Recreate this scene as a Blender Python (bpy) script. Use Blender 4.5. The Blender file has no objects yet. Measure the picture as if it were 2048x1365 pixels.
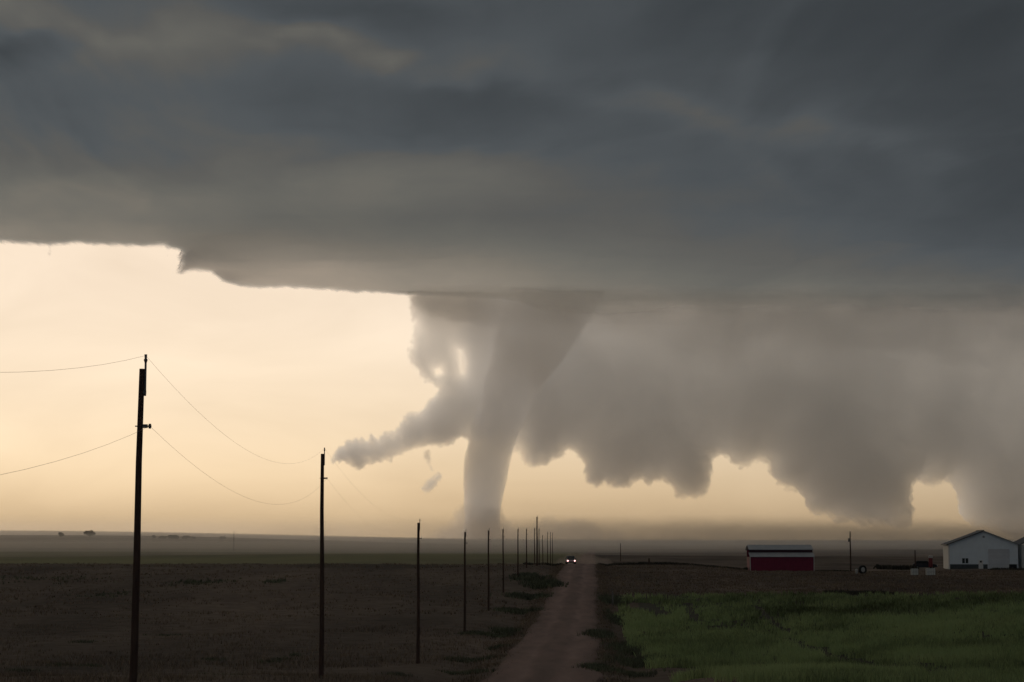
import bpy, bmesh, math, random
import numpy as np
from mathutils import Vector, Matrix

random.seed(7)
RNG = np.random.default_rng(7)
S = bpy.context.scene
COL = S.collection
R = math.radians

# ------------------------------------------------------------------ camera
FPX, CX, CY, PITCH, EYE = 4000.0, 1024.0, 682.5, math.atan(400.5 / 4000.0), 7.5
cam = bpy.data.cameras.new('camera')
cam.sensor_width = 36.0
cam.lens = 36.0 * FPX / 2048.0
cam.clip_start, cam.clip_end = 0.5, 60000.0
camo = bpy.data.objects.new('camera', cam)
COL.objects.link(camo)
camo.location = (0, 0, EYE)
camo.rotation_euler = (R(90) + PITCH, 0, 0)
S.camera = camo

# ------------------------------------------------------------------ sky, sun, exposure
SUN_EL, SUN_AZ = R(42), R(-13)          # azimuth from +Y towards +X: ahead and to the left, above the storm
W = bpy.data.worlds.new('World')
S.world = W
W.use_nodes = True
nt = W.node_tree
sky = nt.nodes.new('ShaderNodeTexSky')
sky.sky_type = 'NISHITA'
sky.sun_disc = False
sky.sun_elevation = SUN_EL
sky.sun_rotation = SUN_AZ
sky.air_density, sky.dust_density, sky.ozone_density = 0.4, 2.9, 1.0
tint = nt.nodes.new('ShaderNodeMix')
tint.data_type, tint.blend_type = 'RGBA', 'MULTIPLY'
tint.inputs['Factor'].default_value = 1.0
tint.inputs['B'].default_value = (1.0, 0.858, 0.637, 1)
nt.links.new(sky.outputs['Color'], tint.inputs['A'])
bgn = nt.nodes['Background']
bgn.inputs['Strength'].default_value = 0.089
# thin uneven veil of high cloud over the whole sky
tcw = nt.nodes.new('ShaderNodeTexCoord')
mpw = nt.nodes.new('ShaderNodeMapping'); mpw.inputs['Scale'].default_value = (7.0, 7.0, 18.0)
nt.links.new(tcw.outputs['Generated'], mpw.inputs['Vector'])
nzw = nt.nodes.new('ShaderNodeTexNoise'); nzw.inputs['Scale'].default_value = 1.0; nzw.inputs['Detail'].default_value = 6; nzw.inputs['Distortion'].default_value = 0.5
nt.links.new(mpw.outputs['Vector'], nzw.inputs['Vector'])
rpw = nt.nodes.new('ShaderNodeValToRGB')
rpw.color_ramp.elements[0].position, rpw.color_ramp.elements[1].position = 0.30, 0.70
rpw.color_ramp.elements[0].color, rpw.color_ramp.elements[1].color = (0.90, 0.895, 0.885, 1), (1.06, 1.07, 1.08, 1)
nt.links.new(nzw.outputs['Fac'], rpw.inputs['Fac'])
veil = nt.nodes.new('ShaderNodeMix'); veil.data_type, veil.blend_type = 'RGBA', 'MULTIPLY'; veil.inputs['Factor'].default_value = 1.0
nt.links.new(tint.outputs['Result'], veil.inputs['A']); nt.links.new(rpw.outputs['Color'], veil.inputs['B'])
nt.links.new(veil.outputs['Result'], bgn.inputs['Color'])

sl = bpy.data.lights.new('sun', 'SUN')
sl.energy, sl.angle, sl.color = 1.0, R(12), (1.0, 0.96, 0.91)
so = bpy.data.objects.new('sun', sl)
COL.objects.link(so)
sd_ = Vector((math.sin(SUN_AZ) * math.cos(SUN_EL), math.cos(SUN_AZ) * math.cos(SUN_EL), math.sin(SUN_EL)))
so.rotation_euler = (-sd_).to_track_quat('-Z', 'Y').to_euler()
so.location = (-60, 30, 80)

S.view_settings.view_transform = 'Standard'
S.view_settings.look = 'None'
S.view_settings.gamma = 1
S.view_settings.use_curve_mapping = False
S.view_settings.exposure = 0.0
S.render.engine = 'CYCLES'
cy = S.cycles
cy.use_denoising = True
cy.max_bounces, cy.diffuse_bounces, cy.glossy_bounces, cy.transmission_bounces = 8, 5, 2, 4
cy.volume_bounces, cy.transparent_max_bounces = 7, 24
cy.use_adaptive_sampling = True
cy.adaptive_threshold = 0.01
cy.sample_clamp_indirect = 4.0


# ------------------------------------------------------------------ helpers
def pt(px, py, Y):
    """The point of the place at forward distance Y that the photograph shows at pixel (px, py)."""
    u, v = (px - CX) / FPX, (CY - py) / FPX
    s, c = math.sin(PITCH), math.cos(PITCH)
    den = c - v * s
    return u * Y / den, Y, EYE + Y * (s + v * c) / den


def pix(x, y, z):
    """Inverse of pt, for arrays."""
    s, c = math.sin(PITCH), math.cos(PITCH)
    f = y * c + (z - EYE) * s
    w = -y * s + (z - EYE) * c
    return CX + FPX * x / f, CY - FPX * w / f


def sstep(a, b, x):
    t = np.clip((x - a) / (b - a), 0, 1)
    return t * t * (3 - 2 * t)


def _hash(i, j, seed):
    h = (i.astype(np.int64) * 374761393 + j.astype(np.int64) * 668265263 + seed * 974634541) & 0xFFFFFFFF
    h = ((h ^ (h >> 13)) * 1274126177) & 0xFFFFFFFF
    return ((h ^ (h >> 16)) & 0xFFFF) / 65535.0


def vnoise(x, y, seed=0):
    xi, yi = np.floor(x), np.floor(y)
    fx, fy = x - xi, y - yi
    fx, fy = fx ** 3 * (fx * (fx * 6 - 15) + 10), fy ** 3 * (fy * (fy * 6 - 15) + 10)
    a, b = _hash(xi, yi, seed), _hash(xi + 1, yi, seed)
    c, d = _hash(xi, yi + 1, seed), _hash(xi + 1, yi + 1, seed)
    return (a + (b - a) * fx) * (1 - fy) + (c + (d - c) * fx) * fy


def fbm(x, y, seed=0, octv=5, gain=0.5):
    """Roughly -1..1"""
    x, y = np.asarray(x, float), np.asarray(y, float)
    s, a, n = 0.0, 1.0, 0.0
    for k in range(octv):
        c, sn = math.cos(k * 1.1), math.sin(k * 1.1)
        s = s + a * (vnoise((x * c - y * sn) * 2 ** k + 17.3 * k, (x * sn + y * c) * 2 ** k + 5.1 * k, seed + k) * 2 - 1)
        n += a
        a *= gain
    return s / n * 1.6


def signed_inside(px, py, poly):
    """Signed distance to a polygon, positive inside."""
    P = np.asarray(poly, float)
    Q = np.roll(P, -1, axis=0)
    best = np.full(px.shape, 1e18)
    ins = np.zeros(px.shape, bool)
    for (ax, ay), (bx, by) in zip(P, Q):
        dx, dy = bx - ax, by - ay
        t = np.clip(((px - ax) * dx + (py - ay) * dy) / max(dx * dx + dy * dy, 1e-9), 0, 1)
        best = np.minimum(best, (px - ax - t * dx) ** 2 + (py - ay - t * dy) ** 2)
        cr = (ay > py) != (by > py)
        xx = ax + (py - ay) * dx / (dy if abs(dy) > 1e-12 else 1e-12)
        ins ^= cr & (px < xx)
    d = np.sqrt(best)
    return np.where(ins, d, -d)


def line_dist(px, py, pts):
    best = np.full(px.shape, 1e18)
    for (ax, ay), (bx, by) in zip(pts[:-1], pts[1:]):
        dx, dy = bx - ax, by - ay
        t = np.clip(((px - ax) * dx + (py - ay) * dy) / max(dx * dx + dy * dy, 1e-9), 0, 1)
        best = np.minimum(best, (px - ax - t * dx) ** 2 + (py - ay - t * dy) ** 2)
    return np.sqrt(best)


def link(name, me, mat=None, parent=None):
    o = bpy.data.objects.new(name, me)
    COL.objects.link(o)
    if mat is not None:
        me.materials.append(mat)
    if parent is not None:
        o.parent = parent
    return o


def tag(o, label=None, cat=None, group=None, kind=None):
    for k, v in (('label', label), ('category', cat), ('group', group), ('kind', kind)):
        if v:
            o[k] = v
    return o


def empty(name, loc, label, cat, group=None, rz=0.0):
    o = bpy.data.objects.new(name, None)
    o.empty_display_size = 0.3
    COL.objects.link(o)
    o.location = loc
    o.rotation_euler = (0, 0, rz)
    return tag(o, label, cat, group)


def np_mesh(name, V, F, smooth=True):
    """F: list of (n,k) arrays of polygons."""
    me = bpy.data.meshes.new(name)
    V = np.asarray(V, np.float32)
    me.vertices.add(len(V))
    me.vertices.foreach_set('co', V.ravel())
    F = [np.asarray(f, np.int32) for f in F if len(f)]
    tot = np.concatenate([np.full(len(f), f.shape[1], np.int32) for f in F])
    idx = np.concatenate([f.ravel() for f in F])
    me.loops.add(len(idx))
    me.loops.foreach_set('vertex_index', idx)
    me.polygons.add(len(tot))
    me.polygons.foreach_set('loop_start', np.concatenate([[0], np.cumsum(tot)[:-1]]).astype(np.int32))
    me.polygons.foreach_set('use_smooth', np.full(len(tot), smooth))
    me.update(calc_edges=True)
    me.validate()
    return me


def outward(me):
    bm = bmesh.new()
    bm.from_mesh(me)
    bmesh.ops.recalc_face_normals(bm, faces=bm.faces)
    bm.to_mesh(me)
    bm.free()
    return me


def attr(me, name, vals):
    a = me.attributes.new(name, 'FLOAT', 'POINT')
    a.data.foreach_set('value', np.asarray(vals, np.float32).ravel())


def shell(A, B, keep):
    """Closed body between two (n,m,3) vertex grids over the kept cells."""
    n, m = A.shape[:2]
    ids = np.arange(n * m).reshape(n, m)
    q = lambda o: np.stack([ids[:-1, :-1], ids[:-1, 1:], ids[1:, 1:], ids[1:, :-1]], -1)[keep] + o
    fa, fb = q(0), q(n * m)[:, ::-1]
    K = np.zeros((n + 1, m + 1), bool)
    K[1:-1, 1:-1] = keep
    sides = []
    for axis in (0, 1):
        if axis == 0:
            lo, hi = K[:-1, 1:-1], K[1:, 1:-1]          # edge along row i between cols j, j+1
            a, b = ids[:, :-1], ids[:, 1:]
        else:
            lo, hi = K[1:-1, :-1], K[1:-1, 1:]
            a, b = ids[:-1, :], ids[1:, :]
        for sel, rev in ((lo & ~hi, axis == 0), (~lo & hi, axis == 1)):
            p, r = a[sel], b[sel]
            f = np.stack([p, r, r + n * m, p + n * m], -1)
            sides.append(f[:, ::-1] if rev else f)
    V = np.concatenate([A.reshape(-1, 3), B.reshape(-1, 3)])
    F = np.concatenate([fa, fb] + sides)
    used = np.unique(F)
    remap = np.full(len(V), -1)
    remap[used] = np.arange(len(used))
    return V[used], remap[F], used


class MB:
    """Collects shapes and links them as one mesh."""

    def __init__(self):
        self.v, self.f = [], []

    def add(self, vs, fs):
        b = len(self.v)
        self.v += [tuple(p) for p in vs]
        self.f += [tuple(i + b for i in f) for f in fs]
        return self

    def box(self, x0, x1, y0, y1, z0, z1):
        return self.add([(x0, y0, z0), (x1, y0, z0), (x1, y1, z0), (x0, y1, z0), (x0, y0, z1), (x1, y0, z1), (x1, y1, z1), (x0, y1, z1)],
                        [(3, 2, 1, 0), (4, 5, 6, 7), (0, 1, 5, 4), (1, 2, 6, 5), (2, 3, 7, 6), (3, 0, 4, 7)])

    def prism(self, prof, a0, a1, axis='y'):
        """prof: (a,b) outline extruded along axis."""
        n = len(prof)
        if axis == 'y':
            vs = [(p[0], a0, p[1]) for p in prof] + [(p[0], a1, p[1]) for p in prof]
        else:
            vs = [(a0, p[0], p[1]) for p in prof] + [(a1, p[0], p[1]) for p in prof]
        fs = [tuple(range(n)), tuple(range(2 * n - 1, n - 1, -1))]
        fs += [(i, i + n, (i + 1) % n + n, (i + 1) % n) for i in range(n)]
        return self.add(vs, fs)

    def tube(self, pts, rad, n=8):
        pts = [Vector(p) for p in pts]
        rad = rad if isinstance(rad, (list, tuple)) else [rad] * len(pts)
        vs, fs = [], []
        for i, p in enumerate(pts):
            d = (pts[min(i + 1, len(pts) - 1)] - pts[max(i - 1, 0)]).normalized()
            a = d.orthogonal().normalized() if abs(d.z) < 0.9 else d.cross(Vector((0, 1, 0))).normalized()
            b = d.cross(a)
            for k in range(n):
                t = 2 * math.pi * k / n
                vs.append(p + (a * math.cos(t) + b * math.sin(t)) * rad[i])
        for i in range(len(pts) - 1):
            for k in range(n):
                k2 = (k + 1) % n
                fs.append((i * n + k, i * n + k2, (i + 1) * n + k2, (i + 1) * n + k))
        fs += [tuple(range(n - 1, -1, -1)), tuple(range((len(pts) - 1) * n, len(pts) * n))]
        return self.add(vs, fs)

    def build(self, name, mat, parent=None, smooth=False, bevel=0.0):
        me = bpy.data.meshes.new(name)
        me.from_pydata(self.v, [], self.f)
        bm = bmesh.new()
        bm.from_mesh(me)
        bmesh.ops.recalc_face_normals(bm, faces=bm.faces)
        if bevel:
            es = [e for e in bm.edges if e.is_manifold and e.calc_face_angle() > R(30)]
            bmesh.ops.bevel(bm, geom=es, offset=bevel, segments=2, affect='EDGES', clamp_overlap=True)
        bm.to_mesh(me)
        bm.free()
        me.polygons.foreach_set('use_smooth', [smooth] * len(me.polygons))
        if smooth:
            me.set_sharp_from_angle(angle=R(40))
        return link(name, me, mat, parent)


# ------------------------------------------------------------------ materials
def surf(name, col, rough=0.85, col2=None, scale=3.0, bump=0.0, metal=0.0, stretch=(1, 1, 1), emit=None, spec=0.3, fine=0.0):
    m = bpy.data.materials.new(name)
    m.use_nodes = True
    t = m.node_tree
    b = t.nodes['Principled BSDF']
    b.inputs['Roughness'].default_value = rough
    b.inputs['Metallic'].default_value = metal
    b.inputs['Specular IOR Level'].default_value = spec
    col2 = col2 or tuple(c * 0.7 for c in col)
    tc = t.nodes.new('ShaderNodeTexCoord')
    mp = t.nodes.new('ShaderNodeMapping')
    mp.inputs['Scale'].default_value = stretch
    t.links.new(tc.outputs['Object'], mp.inputs['Vector'])
    nz = t.nodes.new('ShaderNodeTexNoise')
    nz.inputs['Scale'].default_value = scale
    nz.inputs['Detail'].default_value = 8
    nz.inputs['Roughness'].default_value = 0.62
    t.links.new(mp.outputs['Vector'], nz.inputs['Vector'])
    rp = t.nodes.new('ShaderNodeValToRGB')
    rp.color_ramp.elements[0].position, rp.color_ramp.elements[1].position = 0.32, 0.68
    rp.color_ramp.elements[0].color = (*col2, 1)
    rp.color_ramp.elements[1].color = (*col, 1)
    t.links.new(nz.outputs['Fac'], rp.inputs['Fac'])
    t.links.new(rp.outputs['Color'], b.inputs['Base Color'])
    if bump:
        bp = t.nodes.new('ShaderNodeBump')
        bp.inputs['Strength'].default_value = 1.0
        bp.inputs['Distance'].default_value = bump
        t.links.new(nz.outputs['Fac'], bp.inputs['Height'])
        t.links.new(bp.outputs['Normal'], b.inputs['Normal'])
    if emit:
        b.inputs['Emission Color'].default_value = (*emit[:3], 1)
        b.inputs['Emission Strength'].default_value = emit[3]
    return m


def volume(name, col, density, aniso=0.0):
    m = bpy.data.materials.new(name)
    m.use_nodes = True
    t = m.node_tree
    t.nodes.remove(t.nodes['Principled BSDF'])
    v = t.nodes.new('ShaderNodeVolumePrincipled')
    v.inputs['Color'].default_value = (*col, 1)
    v.inputs['Density'].default_value = density
    v.inputs['Anisotropy'].default_value = aniso
    t.links.new(v.outputs['Volume'], t.nodes['Material Output'].inputs['Volume'])
    return m


# ------------------------------------------------------------------ storm cloud: a closed sheet of cloud 900 m up
H = 900.0
EDGE = [(-1500, 470), (-600, 476), (-200, 481), (0, 484), (60, 488), (100, 491), (160, 489), (260, 490), (330, 492), (347, 496), (360, 503),
        (362, 530), (360, 549), (367, 551), (378, 545), (400, 542), (420, 545), (434, 553), (445, 561), (462, 566), (480, 571), (505, 574), (540, 575),
        (575, 575), (600, 579), (650, 582), (700, 586), (760, 587), (815, 591), (930, 596), (1040, 602), (1090, 622), (1150, 648), (1300, 652), (1700, 652), (2048, 652), (2600, 651), (3600, 646)]
# the far edge of the cloud in plan: (x, y) metres
edge_plan = []
for ex, ey in EDGE:
    k = (pt(ex, ey, 1.0)[2] - EYE)
    Yd = (H - EYE) / k
    edge_plan.append((pt(ex, ey, Yd)[0], Yd))
deck_poly = [(-9000, edge_plan[0][1])] + edge_plan + [(9000, edge_plan[-1][1]), (9000, -2600), (-9000, -2600)]

TX = np.array([-600, 0, 300, 600, 900, 1200, 1500, 1800, 2048, 2600])
TY = np.array([-300, 0, 100, 200, 300, 400, 440, 480, 540, 585, 640])
TB = np.array([  # light and shade painted on the cloud base, by picture position
    [100, 100, 100, 98, 94, 92, 90, 88, 86, 84],  # out-of-view row overhead, raised to light the ground
    [90, 92, 88, 82, 79, 76, 74, 70, 66, 66],
    [84, 85, 91, 87, 82, 77, 74, 70, 67, 66],
    [84, 86, 90, 86, 80, 80, 76, 72, 69, 67],
    [90, 91, 92, 90, 83, 83, 80, 76, 72, 69],
    [104, 105, 103, 100, 97, 88, 85, 79, 72, 68],
    [108, 107, 103, 99, 94, 88, 84, 79, 74, 72],
    [117, 115, 111, 107, 101, 93, 87, 82, 77, 75],
    [128, 128, 136, 131, 116, 104, 93, 87, 83, 81],
    [130, 130, 136, 132, 121, 113, 102, 96, 92, 90],
    [130, 130, 136, 132, 124, 119, 112, 106, 102, 100]], float)


def table(px, py):
    px = np.clip(px, TX[0], TX[-1] - 1e-3)
    py = np.clip(py, TY[0], TY[-1] - 1e-3)
    i, j = np.searchsorted(TY, py, 'right') - 1, np.searchsorted(TX, px, 'right') - 1
    fy = (py - TY[i]) / (TY[i + 1] - TY[i])
    fx = (px - TX[j]) / (TX[j + 1] - TX[j])
    fx, fy = fx * fx * (3 - 2 * fx), fy
    return (TB[i, j] * (1 - fx) + TB[i, j + 1] * fx) * (1 - fy) + (TB[i + 1, j] * (1 - fx) + TB[i + 1, j + 1] * fx) * fy


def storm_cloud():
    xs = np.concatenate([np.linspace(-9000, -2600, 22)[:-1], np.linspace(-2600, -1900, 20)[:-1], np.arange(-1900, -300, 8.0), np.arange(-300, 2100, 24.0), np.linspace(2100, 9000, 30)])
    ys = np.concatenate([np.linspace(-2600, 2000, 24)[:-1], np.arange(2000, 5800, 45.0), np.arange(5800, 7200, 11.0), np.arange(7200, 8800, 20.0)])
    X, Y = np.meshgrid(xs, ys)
    # ragged edge; depth counts a fifth, since the base is seen at a low angle
    sq = [(a, b / 5) for a, b in deck_poly]
    far = Y > 3000
    sd = signed_inside(X + 7 * fbm(X / 40, Y / 160, 3, 4, 0.65) * far, (Y + (42 * fbm(X / 150, Y / 600, 7, 5, 0.62) + 24 * fbm(X / 22, Y / 130, 9, 4, 0.65)) * far) / 5, sq)
    # hanging shreds along the near edge of the left part
    px, py = pix(X, np.maximum(Y, 900), H)
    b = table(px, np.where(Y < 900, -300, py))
    b = b + 6 * sstep(1500, 300, Y)  # unseen cloud overhead and behind painted brighter to lift the ground light
    wx, wy = X + 320 * fbm(X / 700, Y / 1900, 11, 4), Y + 900 * fbm(X / 900, Y / 1900, 21, 4)
    lump = sstep(470, 270, py) * 0.78 + 0.22
    b += 5.6 * fbm(wx / 640, wy / 2300, 31, 5, 0.55) * lump
    b += 4.0 * fbm(wx / 210, wy / 800, 41, 5, 0.62) * lump
    bl = 1 - np.abs(fbm(wx / 420, wy / 1500, 47, 4, 0.5))
    b += 5.0 * (bl - 0.75) * lump
    jx, jy = 34 * fbm(px / 190, py / 90, 51, 5), 20 * fbm(px / 150, py / 80, 61, 5)
    qx, qy = px + jx, py + jy
    for pts, w, amp in (([(-80, -20), (0, 12), (80, 52), (200, 102), (320, 114), (450, 96), (600, 72), (690, 92), (760, 128)], 34, 13),
                        ([(760, 128), (860, 150), (1000, 165), (1100, 196), (1280, 212), (1450, 252), (1650, 265), (1900, 300)], 40, 9),
                        ([(350, 40), (560, 90), (700, 110)], 34, 5), ([(30, 372), (150, 372), (300, 392)], 26, 7),
                        ([(560, 340), (720, 352), (900, 362)], 24, 5), ([(470, 310), (620, 270)], 30, 4),
                        ([(-60, 440), (100, 452), (330, 470)], 20, 6)):
        b += amp * np.exp(-(line_dist(qx, qy, pts) / (w * (1 + 0.4 * fbm(qx / 120, qy / 120, 91, 3)))) ** 2) * np.clip(0.75 + 0.5 * fbm(qx / 150, qy / 60, 95, 4), 0.1, 1.3)
    for gx, gy, rx, ry, amp in ((30, 105, 90, 45, -13), (560, 185, 170, 70, -6), (900, 235, 260, 60, -9), (1040, 225, 90, 46, -6), (1245, 245, 90, 50, -6),
                                (110, 235, 160, 60, -5), (700, 20, 260, 30, -6), (250, 330, 200, 30, -4), (1900, 80, 300, 90, -4), (960, 300, 260, 26, -3)):
        b += amp * np.exp(-((qx - gx) / rx) ** 2 - ((qy - gy) / ry) ** 2)
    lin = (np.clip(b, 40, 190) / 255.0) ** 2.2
    depth = -np.log(lin)                                     # painted light and shade of the cloud base, stored as a log
    rel = np.clip(sd / 150, 0, 1)
    base = H + 22 * fbm(X / 700, Y / 700, 71, 4) * rel
    thick = 6 + 520 * (1 - np.exp(-np.clip(sd, 0, None) / 170)) * (1 + 0.25 * fbm(X / 900, Y / 900, 81, 4))
    pj = py + 9 * fbm(px / 60, py / 25, 97, 4)
    soft = sstep(-9, 15, sd) * np.where(Y > 3000, 1 - sstep(1020, 1090, px) * (1 - sstep(645, 592, pj)), 1.0)
    c = sd > -10
    keep = c[:-1, :-1] | c[1:, :-1] | c[:-1, 1:] | c[1:, 1:]
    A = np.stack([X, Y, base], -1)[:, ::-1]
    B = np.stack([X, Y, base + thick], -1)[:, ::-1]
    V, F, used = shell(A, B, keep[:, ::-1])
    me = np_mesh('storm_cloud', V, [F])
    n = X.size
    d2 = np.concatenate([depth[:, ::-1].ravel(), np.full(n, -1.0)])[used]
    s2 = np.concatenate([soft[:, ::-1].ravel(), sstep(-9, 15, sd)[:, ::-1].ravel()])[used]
    attr(me, 'painted_shade', d2)
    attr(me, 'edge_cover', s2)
    m = bpy.data.materials.new('storm_cloud')
    m.use_nodes = True
    t = m.node_tree
    t.nodes.remove(t.nodes['Principled BSDF'])
    N = t.nodes.new
    ad = N('ShaderNodeAttribute'); ad.attribute_name = 'painted_shade'
    ae = N('ShaderNodeAttribute'); ae.attribute_name = 'edge_cover'
    tc = N('ShaderNodeTexCoord')
    mp = N('ShaderNodeMapping'); mp.inputs['Scale'].default_value = (1 / 240.0, 1 / 900.0, 1 / 240.0)
    t.links.new(tc.outputs['Object'], mp.inputs['Vector'])
    nz = N('ShaderNodeTexNoise'); nz.inputs['Scale'].default_value = 1.0; nz.inputs['Detail'].default_value = 7; nz.inputs['Distortion'].default_value = 0.6
    t.links.new(mp.outputs['Vector'], nz.inputs['Vector'])
    mn = N('ShaderNodeMath'); mn.operation = 'MULTIPLY_ADD'; mn.inputs[1].default_value = 0.22; mn.inputs[2].default_value = -0.11
    t.links.new(nz.outputs['Fac'], mn.inputs[0])
    su = N('ShaderNodeMath'); su.operation = 'ADD'
    t.links.new(ad.outputs['Fac'], su.inputs[0]); t.links.new(mn.outputs[0], su.inputs[1])
    ng = N('ShaderNodeMath'); ng.operation = 'MULTIPLY'; ng.inputs[1].default_value = -1
    t.links.new(su.outputs[0], ng.inputs[0])
    ex = N('ShaderNodeMath'); ex.operation = 'EXPONENT'
    t.links.new(ng.outputs[0], ex.inputs[0])
    gain = N('ShaderNodeMath'); gain.operation = 'MULTIPLY'; gain.inputs[1].default_value = GAIN
    gain.use_clamp = True
    t.links.new(ex.outputs[0], gain.inputs[0])
    hue = N('ShaderNodeValToRGB')                            # painted tint: dark parts bluish, bright parts warm
    e = hue.color_ramp.elements
    e[0].position, e[0].color = 0.045, (0.78, 1.05, 1.38, 1)
    e[1].position, e[1].color = 0.30, (0.93, 0.885, 0.83, 1)
    for kp, kc in ((0.085, (0.78, 1.03, 1.32, 1)), (0.100, (0.83, 0.975, 1.10, 1)), (0.125, (0.83, 0.96, 1.03, 1)), (0.16, (0.85, 0.91, 0.92, 1))):
        hue.color_ramp.elements.new(kp).color = kc
    t.links.new(ex.outputs[0], hue.inputs['Fac'])
    cl = N('ShaderNodeMix'); cl.data_type, cl.blend_type = 'RGBA', 'MULTIPLY'; cl.inputs['Factor'].default_value = 1
    t.links.new(hue.outputs['Color'], cl.inputs['A']); t.links.new(gain.outputs[0], cl.inputs['B'])
    tl = N('ShaderNodeBsdfTranslucent')
    t.links.new(cl.outputs['Result'], tl.inputs['Color'])
    tp = N('ShaderNodeBsdfTransparent')
    mx = N('ShaderNodeMixShader')
    t.links.new(ae.outputs['Fac'], mx.inputs['Fac'])
    t.links.new(tp.outputs[0], mx.inputs[1]); t.links.new(tl.outputs[0], mx.inputs[2])
    t.links.new(mx.outputs[0], t.nodes['Material Output'].inputs['Surface'])
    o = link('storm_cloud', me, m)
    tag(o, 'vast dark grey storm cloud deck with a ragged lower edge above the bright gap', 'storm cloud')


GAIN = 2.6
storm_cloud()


# ------------------------------------------------------------------ hanging cloud, rain and dust: closed bodies of vapour
def vapour(name, Y, poly, mat, tmax, soft, rag=7.0, step=4.0, holes=(), seed=0, prof=None, fr=60.0, wob=0.0, hrag=None, tn=0.22, fine=2.6):
    P = np.asarray(poly, float)
    x0, y0 = P.min(0) - 20
    x1, y1 = P.max(0) + 20
    gx, gy = np.meshgrid(np.arange(x0, x1, step), np.arange(y0, y1, step))
    sd = signed_inside(gx, gy, poly)
    sd = sd + rag * fbm(gx / fr, gy / fr, seed, 5, 0.62) + fine * fbm(gx / 12, gy / 12, seed + 5, 3, 0.7)
    for h in holes:
        sd = np.minimum(sd, -signed_inside(gx, gy, h) + hrag * fbm(gx / 12, gy / 12, seed + 3, 3))
    th = tmax * (1 - np.exp(-np.clip(sd, 0, None) / soft)) * (1 + tn * fbm(gx / 110, gy / 110, seed + 9, 4))
    if prof is not None:
        th = th * prof(gx, gy)
    th = np.maximum(th, 0.4)
    s, c = math.sin(PITCH), math.cos(PITCH)
    u, v = (gx - CX) / FPX, (CY - gy) / FPX
    den = c - v * s
    Xw, Zw = u * Y / den, EYE + Y * (s + v * c) / den
    mid = Y + wob * fbm(gx / 140, gy / 140, seed + 31, 4)
    A = np.stack([Xw, mid - th / 2, Zw], -1)
    B = np.stack([Xw, mid + th / 2, Zw], -1)
    cc = sd > 0
    keep = cc[:-1, :-1] | cc[1:, :-1] | cc[:-1, 1:] | cc[1:, 1:]
    V, F, _ = shell(A, B, keep)
    return link(name, outward(np_mesh(name, V, [F])), mat)


VAP = volume('cloud_vapour', (0.90, 0.905, 0.91), 0.018, 0.35)
scud = vapour('scud_cloud', 7130, [(790, 560), (814, 592), (818, 630), (826, 660), (818, 688), (806, 699), (810, 712), (824, 740), (838, 752), (858, 766), (870, 778), (852, 800),
                                   (838, 815), (812, 822), (800, 838), (785, 856), (750, 871), (740, 866), (733, 878), (712, 875), (692, 886), (672, 902), (668, 922), (690, 926), (703, 938),
                                   (720, 946), (735, 930), (760, 930), (800, 918), (830, 905), (870, 893), (900, 885), (925, 880), (960, 885), (1040, 860), (1080, 700), (1100, 560)],
              VAP, 170, 15, 9, 3.0, fine=4.0, prof=lambda gx, gy: (0.50 + 0.50 * sstep(690, 830, gy)) * (1 - sstep(930, 1040, gx)) * (1 - 0.6 * sstep(800, 885, gy) * sstep(900, 960, gx)), holes=[[(918, 701), (925, 703), (931, 722), (928, 747), (922, 746), (921, 722)], [(871, 740), (879, 738), (881, 745), (873, 747)]], hrag=1.5, seed=100)
tag(scud, 'ragged pale grey scud arm reaching left from beside the tornado', 'cloud')
w1 = vapour('cloud_wisp', 7080, [(838, 984), (846, 968), (862, 956), (880, 944), (886, 952), (876, 972), (858, 984)], VAP, 110, 9, 6, 2.5, seed=130, fr=25)
tag(w1, 'small detached scud shred hanging low between scud arm and tornado', 'cloud')
w4 = vapour('cloud_wisp', 7090, [(846, 900), (856, 900), (862, 920), (868, 942), (860, 944), (852, 922)], VAP, 60, 7, 4, 2.0, seed=160, fr=18)
tag(w4, 'thin hanging cloud thread between scud arm and the low detached shred', 'cloud')
w2 = vapour('cloud_wisp', 6300, [(86, 484), (106, 484), (103, 500), (100, 517), (95, 517), (97, 500)], VAP, 70, 7, 3, 2.0, seed=140, fr=20)
tag(w2, 'tiny dark shred under the storm cloud edge at far left', 'cloud')
w3 = vapour('cloud_wisp', 6200, [(325, 488), (350, 488), (340, 503), (336, 514), (333, 505)], VAP, 60, 7, 3, 2.0, seed=150, fr=20)
tag(w3, 'tiny dark shred beside the step in the storm cloud edge', 'cloud')

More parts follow.
